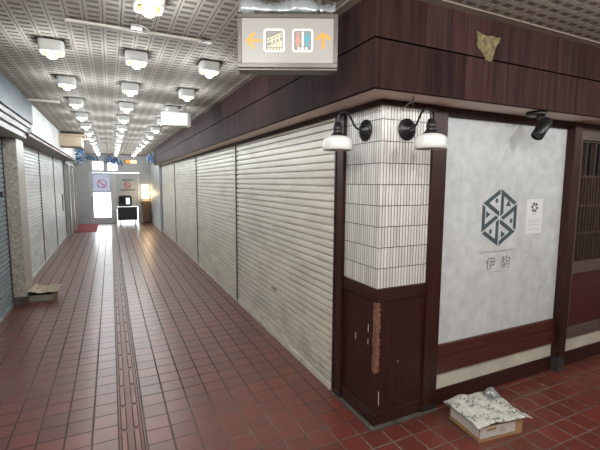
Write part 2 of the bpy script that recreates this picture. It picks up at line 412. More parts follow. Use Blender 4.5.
# shop front base: rails, cream plinth strip, dark kerb
struct('trim_7', MB().box(0.532, 1.842, 0.035, 0.10, 0.352, 0.440, .004), 'wood_rail', 'upper red brown rail under the white shop panel', 'trim')
struct('trim_8', MB().box(0.532, 1.842, 0.028, 0.10, 0.238, 0.350, .004), 'wood_rail', 'lower red brown rail above the cream plinth strip', 'trim')
struct('trim_9', MB().box(0.532, 1.842, 0.05, 0.10, 0.118, 0.238), 'cream_strip', 'cream plinth strip under the white shop panel', 'trim')
struct('trim_10', MB().box(0.532, 1.842, 0.040, 0.10, 0.0, 0.118, .003), 'wood', 'dark brown base board at the foot of the shop front', 'trim')
struct('trim_11', MB().box(1.94, 4.98, 0.05, 0.10, 0.118, 0.238), 'cream_strip', 'cream plinth strip under the lattice door', 'trim')
struct('trim_12', MB().box(1.94, 4.98, 0.040, 0.10, 0.0, 0.118, .003), 'wood', 'dark brown base board below the lattice door', 'trim')
mb = MB().box(-0.012, 0.02, -0.012, 0.52, 0, 0.016, .003).box(0.02, 0.53, -0.012, 0.02, 0, 0.016, .003)
struct('trim_13', mb, 'kerb', 'dusty dark kerb strip around the foot of the corner pillar', 'trim')

# posts
t = thing('wooden_post', 'dark brown square post between nearest cream shutter and tiled pillar', 'post', (0.04, 0.44, 0))
wpart('shaft', MB().box(-0.004, 0.09, 0.396, 0.480, 0.05, 1.996, .004), 'wood', t)
wpart('foot', MB().box(-0.006, 0.09, 0.394, 0.482, 0.0, 0.05, .002), 'dark_gap', t, 'black worn foot')
t = thing('wooden_post', 'dark brown square post between tiled pillar and white shop panel', 'post', (0.5, 0.05, 0))
wpart('shaft', MB().box(0.407, 0.528, 0.004, 0.10, 0.05, 1.996, .004), 'wood', t)
wpart('foot', MB().box(0.405, 0.530, 0.002, 0.10, 0.0, 0.05, .002), 'dark_gap', t, 'black worn foot')
t = thing('wooden_post', 'dark brown post between white shop panel and lattice door', 'post', (1.9, 0.03, 0))
wpart('shaft', MB().box(1.845, 1.935, -0.012, 0.10, 0.12, 1.996, .004), 'wood', t)
wpart('foot', MB().box(1.843, 1.937, -0.014, 0.10, 0.0, 0.12, .003), 'foot', t, 'grey weathered foot')

# ------------------------------------------------------------------ corner pillar
t = thing('tiled_pillar', 'corner pillar with narrow white tiles above dark wooden dado', 'pillar', (0.22, 0.22, 0))
wpart('tile_facing', MB().box(0.02, 0.406, 0.02, 0.395, 0.905, 1.996), 'tile', t)
wpart('dado', MB().box(0.022, 0.406, 0.022, 0.395, 0.095, 0.830), 'wood', t)
wpart('dado_cap', MB().box(0.012, 0.406, 0.012, 0.395, 0.820, 0.905, .005), 'wood', t)
wpart('skirting', MB().box(0.012, 0.406, 0.012, 0.395, 0.016, 0.100, .004), 'wood', t)
rnd = random.Random(4)
mb = MB()
z = 0.365
while z < 0.80:                                      # splintered strip on the arris
    h = rnd.uniform(.008, .020); a = rnd.uniform(.022, .034); b = rnd.uniform(.020, .032)
    mb.prism([(0.0165, 0.0165, z), (0.022 + a, 0.0165 + rnd.uniform(0, .003), z), (0.022 + a, 0.03, z), (0.03, 0.03, z), (0.03, 0.022 + b, z), (0.0165 + rnd.uniform(0, .003), 0.022 + b, z)], (0, 0, h))
    z += h - .0005
wpart('worn_edge', mb, 'raw_wood', t, 'splintered pale worn edge')
mb = MB()
for (yy, z0, z1) in ((0.10, .60, .66), (0.10, .52, .56), (0.24, .50, .56)):
    mb.prism([(0.0215, yy, z0), (0.0215, yy + .006, z0 + .01), (0.0215, yy + .004, z1), (0.0215, yy - .002, z1 - .01)], (.002, 0, 0))
for (xx, z0, z1) in ((0.055, .14, .24), (0.2, .40, .415)):
    mb.prism([(xx, 0.0215, z0), (xx + .004, 0.0215, z0 + .01), (xx + .003, 0.0215, z1), (xx - .002, 0.0215, z1 - .01)], (0, .002, 0))
wpart('scratch', mb, 'soffit', t, 'pale scratches')

# ------------------------------------------------------------------ roller shutters
def slat_curtain(axis_x, y0, y1, z0, z1, pitch, depth, face):
    """corrugated curtain standing across y0..y1; face=-1 bulges to -x, +1 to +x"""
    prof = []
    z = z0
    while z < z1 - .004:
        zt = min(z + pitch, z1); p = zt - z
        for q, d in ((0.0, -1.2), (0.17, -1.2), (0.20, .75), (0.34, .95), (0.58, 1.0), (0.85, .98), (0.965, .9), (0.985, -1.2)):
            prof.append((axis_x + face * depth * d, z + p * q))
        z = zt
    prof.append((axis_x, z1)); prof.append((axis_x - face * .016, z1)); prof.append((axis_x - face * .016, z0))
    return MB().prism([(x, y0, zz) for x, zz in prof], (0, y1 - y0, 0))
def shutter(label, mat_name, x, face, y0, y1, top, group, handle=None, near_rail='rail_light', pitch=.0563, box_z=None):
    t = thing('roller_shutter', label, 'shutter', (x, (y0 + y1) / 2, 0), 0, group)
    wpart('slat_curtain', slat_curtain(x, y0 + .024, y1 - .024, 0.055, top, pitch, .0085, face), mat_name, t)
    a, b = sorted((x - face * .014, x + face * .016))
    wpart('bottom_bar', MB().box(a, b, y0 + .024, y1 - .024, 0.0, 0.056, .004), mat_name, t, 'flat bottom bar')
    for u, v, rail, rl in ((y0, y0 + .023, near_rail, None), (y1 - .023, y1, 'rail_shade', 'guide rail coloured dark as gap shade')):
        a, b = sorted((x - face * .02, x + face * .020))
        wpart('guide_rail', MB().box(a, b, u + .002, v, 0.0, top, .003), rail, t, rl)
    if handle:
        hy, z0, z1 = handle; a, b = sorted((x + face * .008, x + face * .03))
        wpart('handle', MB().box(a, b, hy - .02, hy + .02, z0, z1, .004), 'black', t, 'dark handle')
    return t
g = 'cream roller shutters along the right wall'
sh = [0.482, 2.938, 5.47, 8.17, 10.92]
for k, l in enumerate(('cream roller shutter nearest the tiled pillar, widest in view', 'cream roller shutter, second from the tiled pillar',
                       'cream roller shutter, third from the tiled pillar', 'cream roller shutter farthest down the right wall')):
    s = shutter(l, 'shutter', 0.012, -1, sh[k], sh[k+1], 1.996, g, near_rail='wood' if k == 0 else 'rail_light')
    if k == 0:
        mb = MB().box(-0.012, 0.004, 1.60, 1.70, 0.49, 0.515, .003)
        wpart('lock_plate', mb, 'rail_grey', s, 'small grey lock plate')
g = 'pale grey roller shutters along the left wall'
sl = [4.62, 6.80, 8.80, 10.90]
for k, l in enumerate(('pale grey roller shutter right behind the stone pillar on the left', 'middle pale grey roller shutter on the left wall',
                       'pale grey roller shutter on the left with a long dark handle')):
    shutter(l, 'shutter_grey', -2.60, 1, sl[k], sl[k+1], 2.10, g, handle=(10.25, .75, 1.2) if k == 2 else None)
shutter('blue grey roller shutter at the left edge, in front of the stone pillar', 'shutter_blue', -2.575, 1, 0.4, 3.92, 2.04, None, handle=(3.70, 1.36, 1.42))

# ------------------------------------------------------------------ left side
t = thing('stone_pillar', 'speckled beige stone pillar between blue grey and pale shutters', 'pillar', (-2.58, 4.2, 0))
wpart('shaft', MB().box(-2.74, -2.425, 3.94, 4.38, 0.10, 2.06, .006), 'granite', t)
wpart('base', MB().box(-2.74, -2.418, 3.932, 4.388, 0.0, 0.10, .004), 'kerb', t, 'dark dusty base')
struct('wall_bulkhead', MB().box(-2.75, -2.27, 4.02, 14.3, 2.14, CEIL), 'white_wall', 'white bulkhead above the pale shutters on the left', 'wall')
struct('trim_14', MB().box(-2.75, -2.30, 4.02, 10.95, 2.10, 2.14, .004), 'wood_grey', 'brown grey lintel under the white bulkhead on the left', 'trim')
struct('trim_15', MB().box(-2.75, -2.25, -2.0, 4.015, 2.235, CEIL - .002), 'slate', 'slate blue fascia at upper left', 'fascia')
mb = MB().box(-2.75, -2.275, -2.0, 4.015, 2.185, 2.233, .004).box(-2.75, -2.30, -2.0, 4.015, 2.125, 2.183, .004).box(-2.75, -2.33, -2.0, 4.015, 2.06, 2.123, .004)
struct('trim_16', mb, 'moulding', 'stepped silver moulding under the slate blue fascia', 'trim')
struct('trim_17', MB().box(-2.25, -1.93, 3.72, 3.80, CEIL - .02, CEIL - .001, .003), 'trunking', 'pale batten on the ceiling beside the left bulkhead', 'trim')
struct('wall_recess', MB().box(-2.75, -2.52, 10.95, 14.3, 0, 2.14), 'grey_wall', 'pale grey wall past the last shutter on the left', 'wall')
for i, (y0, y1) in enumerate(((11.05, 11.95), (12.3, 13.2))):
    d = thing('door_%d' % (i + 1), ('first' if i == 0 else 'second') + ' narrow pale side door in the left wall near the glass doors', 'door', (-2.5, (y0+y1)/2, 0)); d['kind'] = 'structure'
    wpart('door_leaf', MB().box(-2.53, -2.505, y0 + .05, y1 - .05, 0.0, 1.98, .003), 'grey_panel', d)
    wpart('door_frame', MB().box(-2.53, -2.47, y0, y0 + .05, 0, 2.03).box(-2.53, -2.47, y1 - .05, y1, 0, 2.03).box(-2.53, -2.47, y0 + .05, y1 - .05, 1.98, 2.03), 'rail_grey', d)
    wpart('door_handle', MB().box(-2.508, -2.465, y0 + .1, y0 + .13, .95, 1.08, .004), 'silver', d)
t = thing('timber_box', 'tan timber box fixed to the white bulkhead under the ceiling', 'box', (-2.08, 7.4, 2.21))
wpart('body', MB().box(-2.270, -1.90, 7.1, 7.7, 2.225, 2.42, .006), 'tan', t)
wpart('lid', MB().box(-2.270, -1.83, 7.04, 7.76, 2.42, 2.455, .004), 'tan', t)

# ------------------------------------------------------------------ far end: wall, glass doors
mb = MB()
# end wall with openings for the doors and the transom light
mb.box(-2.52, -2.12, 14.2, 14.3, 0, 2.14).box(-0.42, -0.06, 14.2, 14.3, 0, CEIL).box(-2.27, -2.0, 14.2, 14.3, 2.14, CEIL)
mb.box(-2.12, -0.42, 14.2, 14.3, 1.86, 1.93).box(-1.62, -0.42, 14.2, 14.3, 2.25, CEIL).box(-2.0, -1.62, 14.2, 14.3, 2.27, CEIL).box(-1.15, -0.42, 14.2, 14.3, 1.93, 2.25)
mb.box(-1.62, -1.50, 14.2, 14.3, 1.93, 2.25).box(-2.12, -2.0, 14.2, 14.3, 1.93, 2.14)
struct('wall_end', mb, 'grey_wall', 'pale grey end wall of the passage around the glass doors', 'wall')
w = thing('window_1', 'left bright transom window above the glass doors', 'window', (-1.81, 14.25, 1.93)); w['kind'] = 'structure'
wpart('pane', MB().box(-1.98, -1.64, 14.245, 14.255, 1.95, 2.25), 'glass', w)
wpart('window_frame', MB().box(-2.0, -1.98, 14.22, 14.28, 1.93, 2.27).box(-1.64, -1.62, 14.22, 14.28, 1.93, 2.27).box(-1.98, -1.64, 14.22, 14.28, 1.93, 1.95).box(-1.98, -1.64, 14.22, 14.28, 2.25, 2.27), 'steel', w)
w = thing('window_2', 'right transom window above the glass doors, behind tinsel', 'window', (-1.32, 14.25, 1.93)); w['kind'] = 'structure'
wpart('pane', MB().box(-1.48, -1.17, 14.245, 14.255, 1.95, 2.23), 'glass', w)
wpart('window_frame', MB().box(-1.5, -1.48, 14.22, 14.28, 1.93, 2.25).box(-1.17, -1.15, 14.22, 14.28, 1.93, 2.25).box(-1.48, -1.17, 14.22, 14.28, 1.93, 1.95).box(-1.48, -1.17, 14.22, 14.28, 2.23, 2.25), 'steel', w)
def ring(cx, cz, ro, ri, y, th, n=36):
    mb = MB()
    for k in range(n):
        a, b = 2*PI*k/n, 2*PI*(k+1)/n
        mb.prism([(cx+ro*math.cos(a), y, cz+ro*math.sin(a)), (cx+ro*math.cos(b), y, cz+ro*math.sin(b)), (cx+ri*math.cos(b), y, cz+ri*math.sin(b)), (cx+ri*math.cos(a), y, cz+ri*math.sin(a))], (0, th, 0))
    return mb
# left leaf
d = thing('door_3', 'left glass door with bright lower pane and white film above', 'door', (-1.72, 14.22, 0)); d['kind'] = 'structure'
mb = MB()
for a in ((-2.12, -2.0, 0, 1.86), (-1.43, -1.335, 0, 1.85), (-2.0, -1.43, 0, .22), (-2.0, -1.43, 1.12, 1.17), (-2.0, -1.43, 1.80, 1.85)): mb.box(a[0], a[1], 14.20, 14.25, a[2], a[3], .004)
wpart('door_frame', mb, 'steel', d)
wpart('lower_pane', MB().box(-2.0, -1.43, 14.222, 14.228, .22, 1.12), 'glass', d)
wpart('upper_pane', MB().box(-2.0, -1.43, 14.222, 14.228, 1.17, 1.80), 'frost', d, 'white translucent film')
wpart('door_handle', MB().box(-2.07, -2.04, 14.17, 14.2, .55, 1.0, .004), 'rail_grey', d, 'grey pull handle')
t = thing('prohibition_sign', 'round red prohibition sign on the left glass door', 'sign', (-1.70, 14.19, 1.22))
s = ring(-1.70, 1.45, .155, .125, 14.188, .006); wpart('ring', s, 'sign_red', t)
mb = MB(); c45 = math.sqrt(.5)
mb.prism([(-1.70 - .12*c45 - .014, 14.189, 1.45 + .12*c45 - .014), (-1.70 + .12*c45 - .014, 14.189, 1.45 - .12*c45 - .014), (-1.70 + .12*c45 + .014, 14.189, 1.45 - .12*c45 + .014), (-1.70 - .12*c45 + .014, 14.189, 1.45 + .12*c45 + .014)], (0, .004, 0))
wpart('slash', mb, 'sign_red', t)
# right leaf
d = thing('door_4', 'right door with grey board over the glass and prohibition sign', 'door', (-0.88, 14.22, 0)); d['kind'] = 'structure'
mb = MB()
for a in ((-1.335, -1.24, 0, 1.85), (-0.51, -0.42, 0, 1.85), (-1.24, -0.51, 1.80, 1.85), (-1.24, -.51, 0.60, .66)): mb.box(a[0], a[1], 14.20, 14.25, a[2], a[3], .004)
wpart('door_frame', mb, 'steel', d)
wpart('grey_board', MB().box(-1.24, -0.51, 14.215, 14.235, .66, 1.80), 'grey_panel', d, 'grey board')
wpart('lower_pane', MB().box(-1.24, -.51, 14.222, 14.228, 0.0, .60), 'glass', d)
t = thing('prohibition_sign', 'smaller round red prohibition sign with lettering on the right door', 'sign', (-.85, 14.2, 1.2))
wpart('ring', ring(-.85, 1.40, .115, .090, 14.203, .006), 'sign_red', t)
mb = MB().prism([(-.85 - .088*c45 - .011, 14.204, 1.40 + .088*c45 - .011), (-.85 + .088*c45 - .011, 14.204, 1.40 - .088*c45 - .011), (-.85 + .088*c45 + .011, 14.204, 1.40 - .088*c45 + .011), (-.85 - .088*c45 + .011, 14.204, 1.40 + .088*c45 + .011)], (0, .004, 0))
wpart('slash', mb, 'sign_red', t)
for x0, n, z, w, h in ((-1.03, 6, 1.56, .05, .055), (-1.10, 8, 1.20, .052, .055)):
    mb = MB()
    for k in range(n):
        x = x0 + k * (w + .013); mb.box(x, x + w, 14.206, 14.214, z, z + h*.25).box(x + w*.4, x + w*.6, 14.206, 14.214, z + h*.25, z + h*.7).box(x, x + w, 14.206, 14.214, z + h*.7, z + h)
    wpart('lettering', mb, 'ink_black', t, 'dark illegible lettering')
# framed screen and black bin before the right door
t = thing('framed_screen', 'dark rounded frame with a bright window on the right door', 'screen', (-.95, 14.18, .66))
wpart('frame', MB().lathe([(.20, 0), (.215, .012), (.215, .03), (.17, .03), (.17, .012), (.16, .01)], Matrix.Translation((-.95, 14.212, .82)) @ Matrix.Rotation(PI/2, 4, 'X') @ Matrix.Diagonal((1.05, .92, 1, 1)), 40, 0, 7), 'black', t)
wpart('display', MB().box(-1.11, -.93, 14.195, 14.204, .69, .95), 'dark_glass', t)
wpart('glow_window', MB().box(-.925, -.79, 14.195, 14.204, .69, .93), 'box_white', t, 'bright white window')  # window brightness put in as its own glow, no lamp behind
t = thing('wheeled_cart', 'black wheeled cart standing in front of the right door', 'cart', (-.89, 14.0, 0))
wpart('body', MB().box(-1.23, -.56, 13.82, 14.1, .12, .57, .02), 'black', t)
wpart('lid', MB().box(-1.25, -.54, 13.80, 14.12, .57, .60, .008), 'black', t)
for sx in (-1.15, -.63):
    for sy in (13.87, 14.05):
        wpart('wheel', MB().lathe([(.03, -.014), (.055, -.012), (.058, 0), (.055, .012), (.03, .014)], Matrix.Translation((sx, sy, .058)) @ Matrix.Rotation(PI/2, 4, 'Y'), 20), 'dark_gap', t)
        wpart('castor', MB().box(sx - .02, sx + .02, sy - .012, sy + .012, .085, .125), 'rail_grey', t)
t = thing('amber_sign', 'small lit amber sign on the end wall above right door', 'sign', (-.69, 14.19, 2.19))
wpart('case', MB().box(-.90, -.48, 14.16, 14.2, 2.19, 2.345, .004), 'brown', t)
wpart('left_panel', MB().box(-.885, -.74, 14.152, 14.161, 2.20, 2.335), 'sign_orange', t)
wpart('right_panel', MB().box(-.73, -.495, 14.152, 14.161, 2.20, 2.335), 'amber', t)
t = thing('cabinet', 'narrow brown cabinet in the far right corner under a lantern', 'cabinet', (-.25, 14.03, 0))
wpart('body', MB().box(-.39, -.12, 13.88, 14.18, .04, .80, .004), 'brown', t)
wpart('top', MB().box(-.41, -.10, 13.86, 14.19, .80, .83, .004), 'tan', t)
wpart('door', MB().box(-.38, -.13, 13.865, 13.88, .07, .77, .003), 'brown', t)
wpart('plinth', MB().box(-.38, -.13, 13.9, 14.17, 0, .04), 'dark_gap', t)
t = thing('paper_lantern', 'warm lit square lantern on the narrow brown cabinet', 'lamp', (-.25, 14.02, .83))
wpart('base', MB().box(-.34, -.16, 13.93, 14.11, .83, .90, .005), 'tan', t)
wpart('shade', MB().box(-.37, -.13, 13.90, 14.14, .90, 1.43, .012), 'lantern', t, 'glowing shade')
wpart('cap', MB().box(-.35, -.15, 13.92, 14.12, 1.43, 1.45, .004), 'brown', t)
ld = bpy.data.lights.new('lantern_glow', 'POINT'); ld.energy = 9; ld.color = (1, .66, .32); ld.shadow_soft_size = .1
lo = bpy.data.objects.new('lantern_glow', ld); C.objects.link(lo); lo.location = (-.25, 13.78, 1.1)
t = tag(build('door_mat', MB().box(-2.46, -1.86, 11.6, 14.1, 0, .012, .004), 'mat_red'), 'red carpet mat on the floor before the left glass door', 'mat')
# outside, seen through the glass
struct('ground_outside', MB().box(-12, 10, 14.3, 40, -.12, -.02), 'ground', 'pale sunlit paving outside the glass doors', 'ground')

# tinsel
def tinsel(label, a, b, rad, n, seed):
    rnd = random.Random(seed); mb = MB(); a, b = Vector(a), Vector(b)
    for k in range(n):
        p = a.lerp(b, rnd.random()) + Vector([rnd.gauss(0, rad * .45) for _ in range(3)])
        d = Vector([rnd.gauss(0, 1) for _ in range(3)]).normalized(); e = d.cross(Vector((.3, .5, .8))).normalized()
        l = rnd.uniform(.03, .075); w = rnd.uniform(.008, .022)
        nn = d.cross(e).normalized() * .002
        mb.prism([p - d*l - e*w*.3, p - e*w, p + d*l, p + e*w], nn, rnd.choice((0, 0, 1, 1, 2)))
    mb.tube([a, a.lerp(b, .5), b], .006, 6, 2)
    return tag(build('tinsel_garland', mb, ['blue_foil', 'pale_foil', 'teal_foil']), label, 'garland', 'blue tinsel garlands around the far end')
tinsel('blue tinsel bunch hanging on the left wall under the white bulkhead edge', (-2.15, 10.4, 2.42), (-2.15, 10.4, 2.06), .12, 280, 1)
tinsel('faint blue tinsel strand at the left corner of the end wall', (-2.15, 13.98, 2.36), (-1.80, 13.98, 2.30), .12, 110, 2)
tinsel('blue tinsel bunch above the right transom window', (-1.50, 13.98, 2.32), (-1.12, 13.98, 2.22), .16, 260, 3)
tinsel('blue tinsel bunch at the far end of the dark fascia', (-.24, 11.15, 2.30), (-.24, 11.15, 2.22), .13, 170, 4)

# ------------------------------------------------------------------ ceiling lights
def make_light():
    t = thing('ceiling_light', '', 'ceiling light', (0, 0, CEIL))
    build('housing', MB().lathe([(.094, 0), (.097, -.010), (.094, -.070), (.084, -.092), (.070, -.092), (.072, -.070), (.072, -.03)], None, 40, 0, 6), 'fix_white', t)
    build('reflector', MB().lathe([(.0715, -.094), (.064, -.100), (.058, -.094), (.045, -.060), (.030, -.040)], None, 32, 0, 3), 'gold', t)
    build('bulb', MB().lathe([(.018, -.050), (.022, -.070), (.036, -.092), (.040, -.108), (.034, -.124), (.018, -.133), (.003, -.135)], None, 24), 'bulb', t)
    build('mounting_plate', MB().box(-.108, .108, -.108, .108, -.006, -.0005), 'dark_gap', t)
    return t
ORD = ['nearest', 'second', 'third', 'fourth', 'fifth', 'sixth', 'seventh', 'eighth', 'ninth', 'tenth', 'eleventh', 'twelfth', 'thirteenth']
proto = make_light(); used = False
for name, x, k0 in (('left', -1.745, 1), ('middle', -1.205, 0), ('right', -0.660, 1)):
    for k in range(k0, 13):
        y = 0.36 + 1.045 * k
        o = proto if not used else copy_tree(proto); used = True
        o.location = (x, y, CEIL); o.scale = (.80, .80, .84)
        i = k - k0
        o['label'] = 'white square ceiling light with lit bulb, %s in the %s row' % (ORD[i] if i == 0 else ORD[i] + ' from the camera', name)
        o['group'] = 'ceiling lights in three rows'
        ld = bpy.data.lights.new('ceiling_point_light', 'POINT'); ld.energy = 5.8; ld.color = (.92, .97, 1.0); ld.shadow_soft_size = .035
        lo = bpy.data.objects.new('ceiling_point_light', ld); C.objects.link(lo); lo.location = (x, y, CEIL - .150)
# unseen lamps without fixtures, added over viewer and cross passage, stronger than the bulbs
for x, y in ((-1.745, -.69), (-1.205, -.69), (-0.66, -1.2), (-1.205, -1.73), (-1.745, -1.73), (0.35, -1.5), (1.4, -1.5), (2.45, -1.5), (0.35, -2.6), (1.4, -2.6), (2.45, -2.6), (3.5, -1.5), (-.66, -2.6), (-1.7, -2.8)):
    ld = bpy.data.lights.new('ceiling_point_light', 'POINT'); ld.energy = 20; ld.color = (.99, .98, .95); ld.shadow_soft_size = .035
    lo = bpy.data.objects.new('ceiling_point_light', ld); C.objects.link(lo); lo.location = (x, y, CEIL - .150)

t = thing('wiring_trunking', 'thin ivory wiring strip running across the ceiling', 'trunking', (-1.2, .9, CEIL))
wpart('channel', MB().box(-1.62, -.755, .895, .917, CEIL - .014, CEIL - .0005, .002), 'trunking', t)
wpart('junction', MB().box(-1.27, -1.20, .80, .86, CEIL - .02, CEIL - .0005, .004), 'rail_grey', t, 'small grey junction plate')
pts = [(-1.21 - .05*math.cos(a), .84 + .05*math.sin(a), CEIL - .012 - .012*math.sin(2*a)**2) for a in [2*PI*i/18 for i in range(15)]]
wpart('wire_loop', MB().tube(pts, .003, 6), 'white_metal', t, 'loose white wire loop')
wpart('clip', MB().box(-.83, -.822, .84, .90, CEIL - .016, CEIL - .0005), 'dark_gap', t)

# lit box sign under the right row
t = thing('light_box', 'bright white lit box sign hanging under the right row of lights', 'sign', (-.63, 3.32, 2.24))
wpart('face', MB().box(-.805, -.515, 3.292, 3.30, 2.255, 2.395), 'box_white', t, 'glowing white face')
wpart('case', MB().box(-.815, -.475, 3.30, 3.42, 2.24, 2.41, .004), 'white_metal', t)
wpart('end_cap', MB().box(-.512, -.470, 3.285, 3.31, 2.235, 2.41, .003).box(-.815, -.512, 3.285, 3.30, 2.238, 2.254, .002), 'silver', t)
for hx in (-.77, -.52): wpart('hanger', MB().box(hx - .01, hx + .01, 3.35, 3.37, 2.41, CEIL), 'silver', t)

# ------------------------------------------------------------------ hanging direction sign
t = thing('direction_sign', 'grey hanging lit sign with orange arrows, escalator and restroom pictograms', 'sign', (-.576, .026, 2.131), -.447)
W, H, D = .255, .262, .088
build('case', MB().box(-W, W, 0.006, D, -.012, H, .004), 'sign_frame', t)
fr = MB().box(-W, W, -.006, .006, H - .020, H, .002).box(-W, W, -.006, .006, 0, .024, .002).box(-W, -W + .022, -.006, .006, .024, H - .020, .002).box(W - .022, W, -.006, .006, .024, H - .020, .002)
build('bezel', fr, 'sign_frame', t)
fy = .001
build('face', MB().box(-W + .020, W - .020, fy, .008, .022, H - .018), 'sign_face', t, 'lit grey face')
def P(cx, cy): return ((cx - 288) * .00103, (203 - cy) * .00103 + H / 2)
def poly(pts, y=-.001, th=.003, mb=None, mi=0):
    mb = mb or MB(); mb.prism([(P(a, b)[0], y, P(a, b)[1]) for a, b in pts], (0, th, 0), mi); return mb
def rrect(x0, y0, x1, y1, r, n=5):
    pts = []
    for cx, cy, a0 in ((x1-r, y0+r, -90), (x1-r, y1-r, 0), (x0+r, y1-r, 90), (x0+r, y0+r, 180)):
        for k in range(n + 1):
            a = math.radians(a0 + 90*k/n); pts.append((cx + r*math.cos(a), cy + r*math.sin(a)))
    return pts
def frame_icon(x0, y0, x1, y1, r, w):
    mb = MB(); o = rrect(x0, y0, x1, y1, r); i = rrect(x0+w, y0+w, x1-w, y1-w, r - w*.6); n = len(o)
    for k in range(n): poly([o[k], o[(k+1) % n], i[(k+1) % n], i[k]], mb=mb)
    return mb
# arrows
mb = poly([(80, 200), (118, 160), (129, 167), (106, 194), (160, 194), (160, 207), (106, 207), (129, 233), (118, 240)])
build('left_arrow', mb, 'sign_orange', t, 'orange left arrow')
mb = poly([(463, 160), (505, 190), (497, 201), (470, 182), (470, 240), (456, 240), (456, 182), (430, 201), (422, 190)])
build('up_arrow', mb, 'sign_orange', t, 'orange up arrow')
build('escalator_frame', frame_icon(170, 145, 273, 254, 14, 8), 'sign_white', t)
build('escalator_ground', poly(rrect(176, 151, 267, 248, 9), y=-.0002, th=.001), 'sign_ground', t, 'grey ground')
build('restroom_ground', poly(rrect(317, 151, 407, 248, 9), y=-.0002, th=.001), 'sign_ground', t, 'grey ground')
mb = MB()
for a, b, c, d in ((186, 193, 262, 163), (186, 206, 262, 176)):
    poly([(a, b), (c, d), (c, d + 5), (a, b + 5)], mb=mb)
for k in range(5): poly([(192 + 14*k, 225 - 6*k), (203 + 14*k, 225 - 6*k), (203 + 14*k, 231), (192 + 14*k, 231)], mb=mb)
for k in range(5): poly([(190 + 15*k, 238), (199 + 15*k, 238), (199 + 15*k, 243), (190 + 15*k, 243)], mb=mb)
for k in range(3): poly([(208 + 18*k, 192 - 7*k), (214 + 18*k, 190 - 7*k), (214 + 18*k, 214 - 6*k), (208 + 18*k, 214 - 6*k)], mb=mb)
build('escalator_pictogram', mb, 'sign_yellow', t, 'pale yellow escalator drawing')
build('restroom_frame', frame_icon(311, 145, 413, 254, 14, 8), 'sign_white', t)
mb = poly(rrect(331, 160, 345, 174, 7)); poly([(333, 176), (343, 176), (353, 208), (345, 208), (345, 228), (331, 228), (331, 208), (323, 208)], mb=mb)
build('woman_figure', mb, 'sign_pink', t, 'pink figure')
mb = poly(rrect(377, 160, 391, 174, 7)); poly([(370, 176), (398, 176), (398, 204), (391, 204), (391, 228), (377, 228), (377, 204), (370, 204)], mb=mb)
build('man_figure', mb, 'sign_blue', t, 'blue figure')
mb = poly([(358, 158), (366, 158), (366, 228), (358, 228)])
for k in range(3): poly([(338 + 18*k, 233), (349 + 18*k, 233), (349 + 18*k, 243), (338 + 18*k, 243)], mb=mb)
build('restroom_marks', mb, 'sign_white', t)
for hx in (-.16, .16): build('hanger', MB().box(hx - .01, hx + .01, .035, .055, H, CEIL - 2.131), 'sign_frame', t)
rnd = random.Random(11)
def crumple(u, v):
    a = (u - .5) * 2 * (W - .012)
    y = -.02 + .15 * v; z = H + .006 + .088 * math.sin(PI * v) ** .45 * (0.80 + .20 * math.sin(11 * u + 1.2)) + rnd.uniform(-.012, .012)
    return (a + rnd.uniform(-.004, .004), y + rnd.uniform(-.008, .008), max(H + .002, min(z, .362)))
f = MB().sheet(crumple, 34, 14, 0, .0008)
o = tag(build('plastic_sheet', f, 'film', None, None, False), 'crumpled clear plastic sheet draped on top of the hanging sign', 'plastic sheet')
o.location = (-.576, .026, 2.131); o.rotation_euler = (0, 0, -.447)

# ------------------------------------------------------------------ wall sconces
def sconce(label, plate, out):
    """plate = centre of backplate on the tiles, out = unit vector away from the wall"""
    o = Vector(out); up = Vector((0, 0, 1)); p = Vector(plate)
    t = thing('wall_sconce', label, 'wall lamp', plate, 0, 'black gooseneck sconces on the tiled pillar')
    rot = o.to_track_quat('Z', 'Y').to_matrix().to_4x4()
    build('backplate', MB().lathe([(.060, .0), (.065, .004), (.065, .011), (.056, .016), (.045, .018), (.042, .026), (.026, .030), (.022, .045), (.010, .048)], rot, 32), 'black', t)
    path = []
    ctrl = [(0.03, 0.0), (.06, .004), (.085, .020), (.105, .050), (.125, .082), (.148, .096), (.172, .097), (.192, .086), (.202, .066), (.205, .03)]
    for i in range(len(ctrl) - 1):
        for k in range(4):
            q = k / 4
            p0 = Vector(ctrl[max(i-1, 0)]); p1 = Vector(ctrl[i]); p2 = Vector(ctrl[i+1]); p3 = Vector(ctrl[min(i+2, len(ctrl)-1)])
            c = .5 * ((2*p1) + (p2 - p0)*q + (2*p0 - 5*p1 + 4*p2 - p3)*q*q + (3*p1 - p0 - 3*p2 + p3)*q**3)
            path.append(o * c.x + up * c.y)
    path.append(o * .205 + up * .01)
    build('arm', MB().tube(path, .0065, 10), 'black', t)
    tr = Matrix.Translation(o * .205 - up * .042)
    build('lamp_holder', MB().lathe([(.014, .078), (.020, .074), (.022, .055), (.027, .050), (.028, .030), (.024, .026), (.032, .012), (.048, -.008), (.046, -.012)], tr, 28), 'black', t)
    build('lamp_shade', MB().lathe([(.036, -.002), (.062, -.009), (.082, -.020), (.089, -.036), (.089, -.070), (.087, -.084), (.082, -.088), (.080, -.084), (.082, -.070), (.081, -.042), (.03, -.012)], tr, 40), 'sconce_white', t, 'white opal shade')
    build('bulb', MB().lathe([(.012, -.014), (.026, -.035), (.028, -.050), (.018, -.068), (.004, -.074)], tr, 20), 'white_metal', t)
    return t
sconce('unlit black gooseneck lamp with white shade on the pillar side facing the shutters', (.02, .172, 1.870), (-1, 0, 0))
sconce('unlit black gooseneck lamp with white shade on the pillar side beside the shop panel', (.205, .02, 1.868), (0, -1, 0))

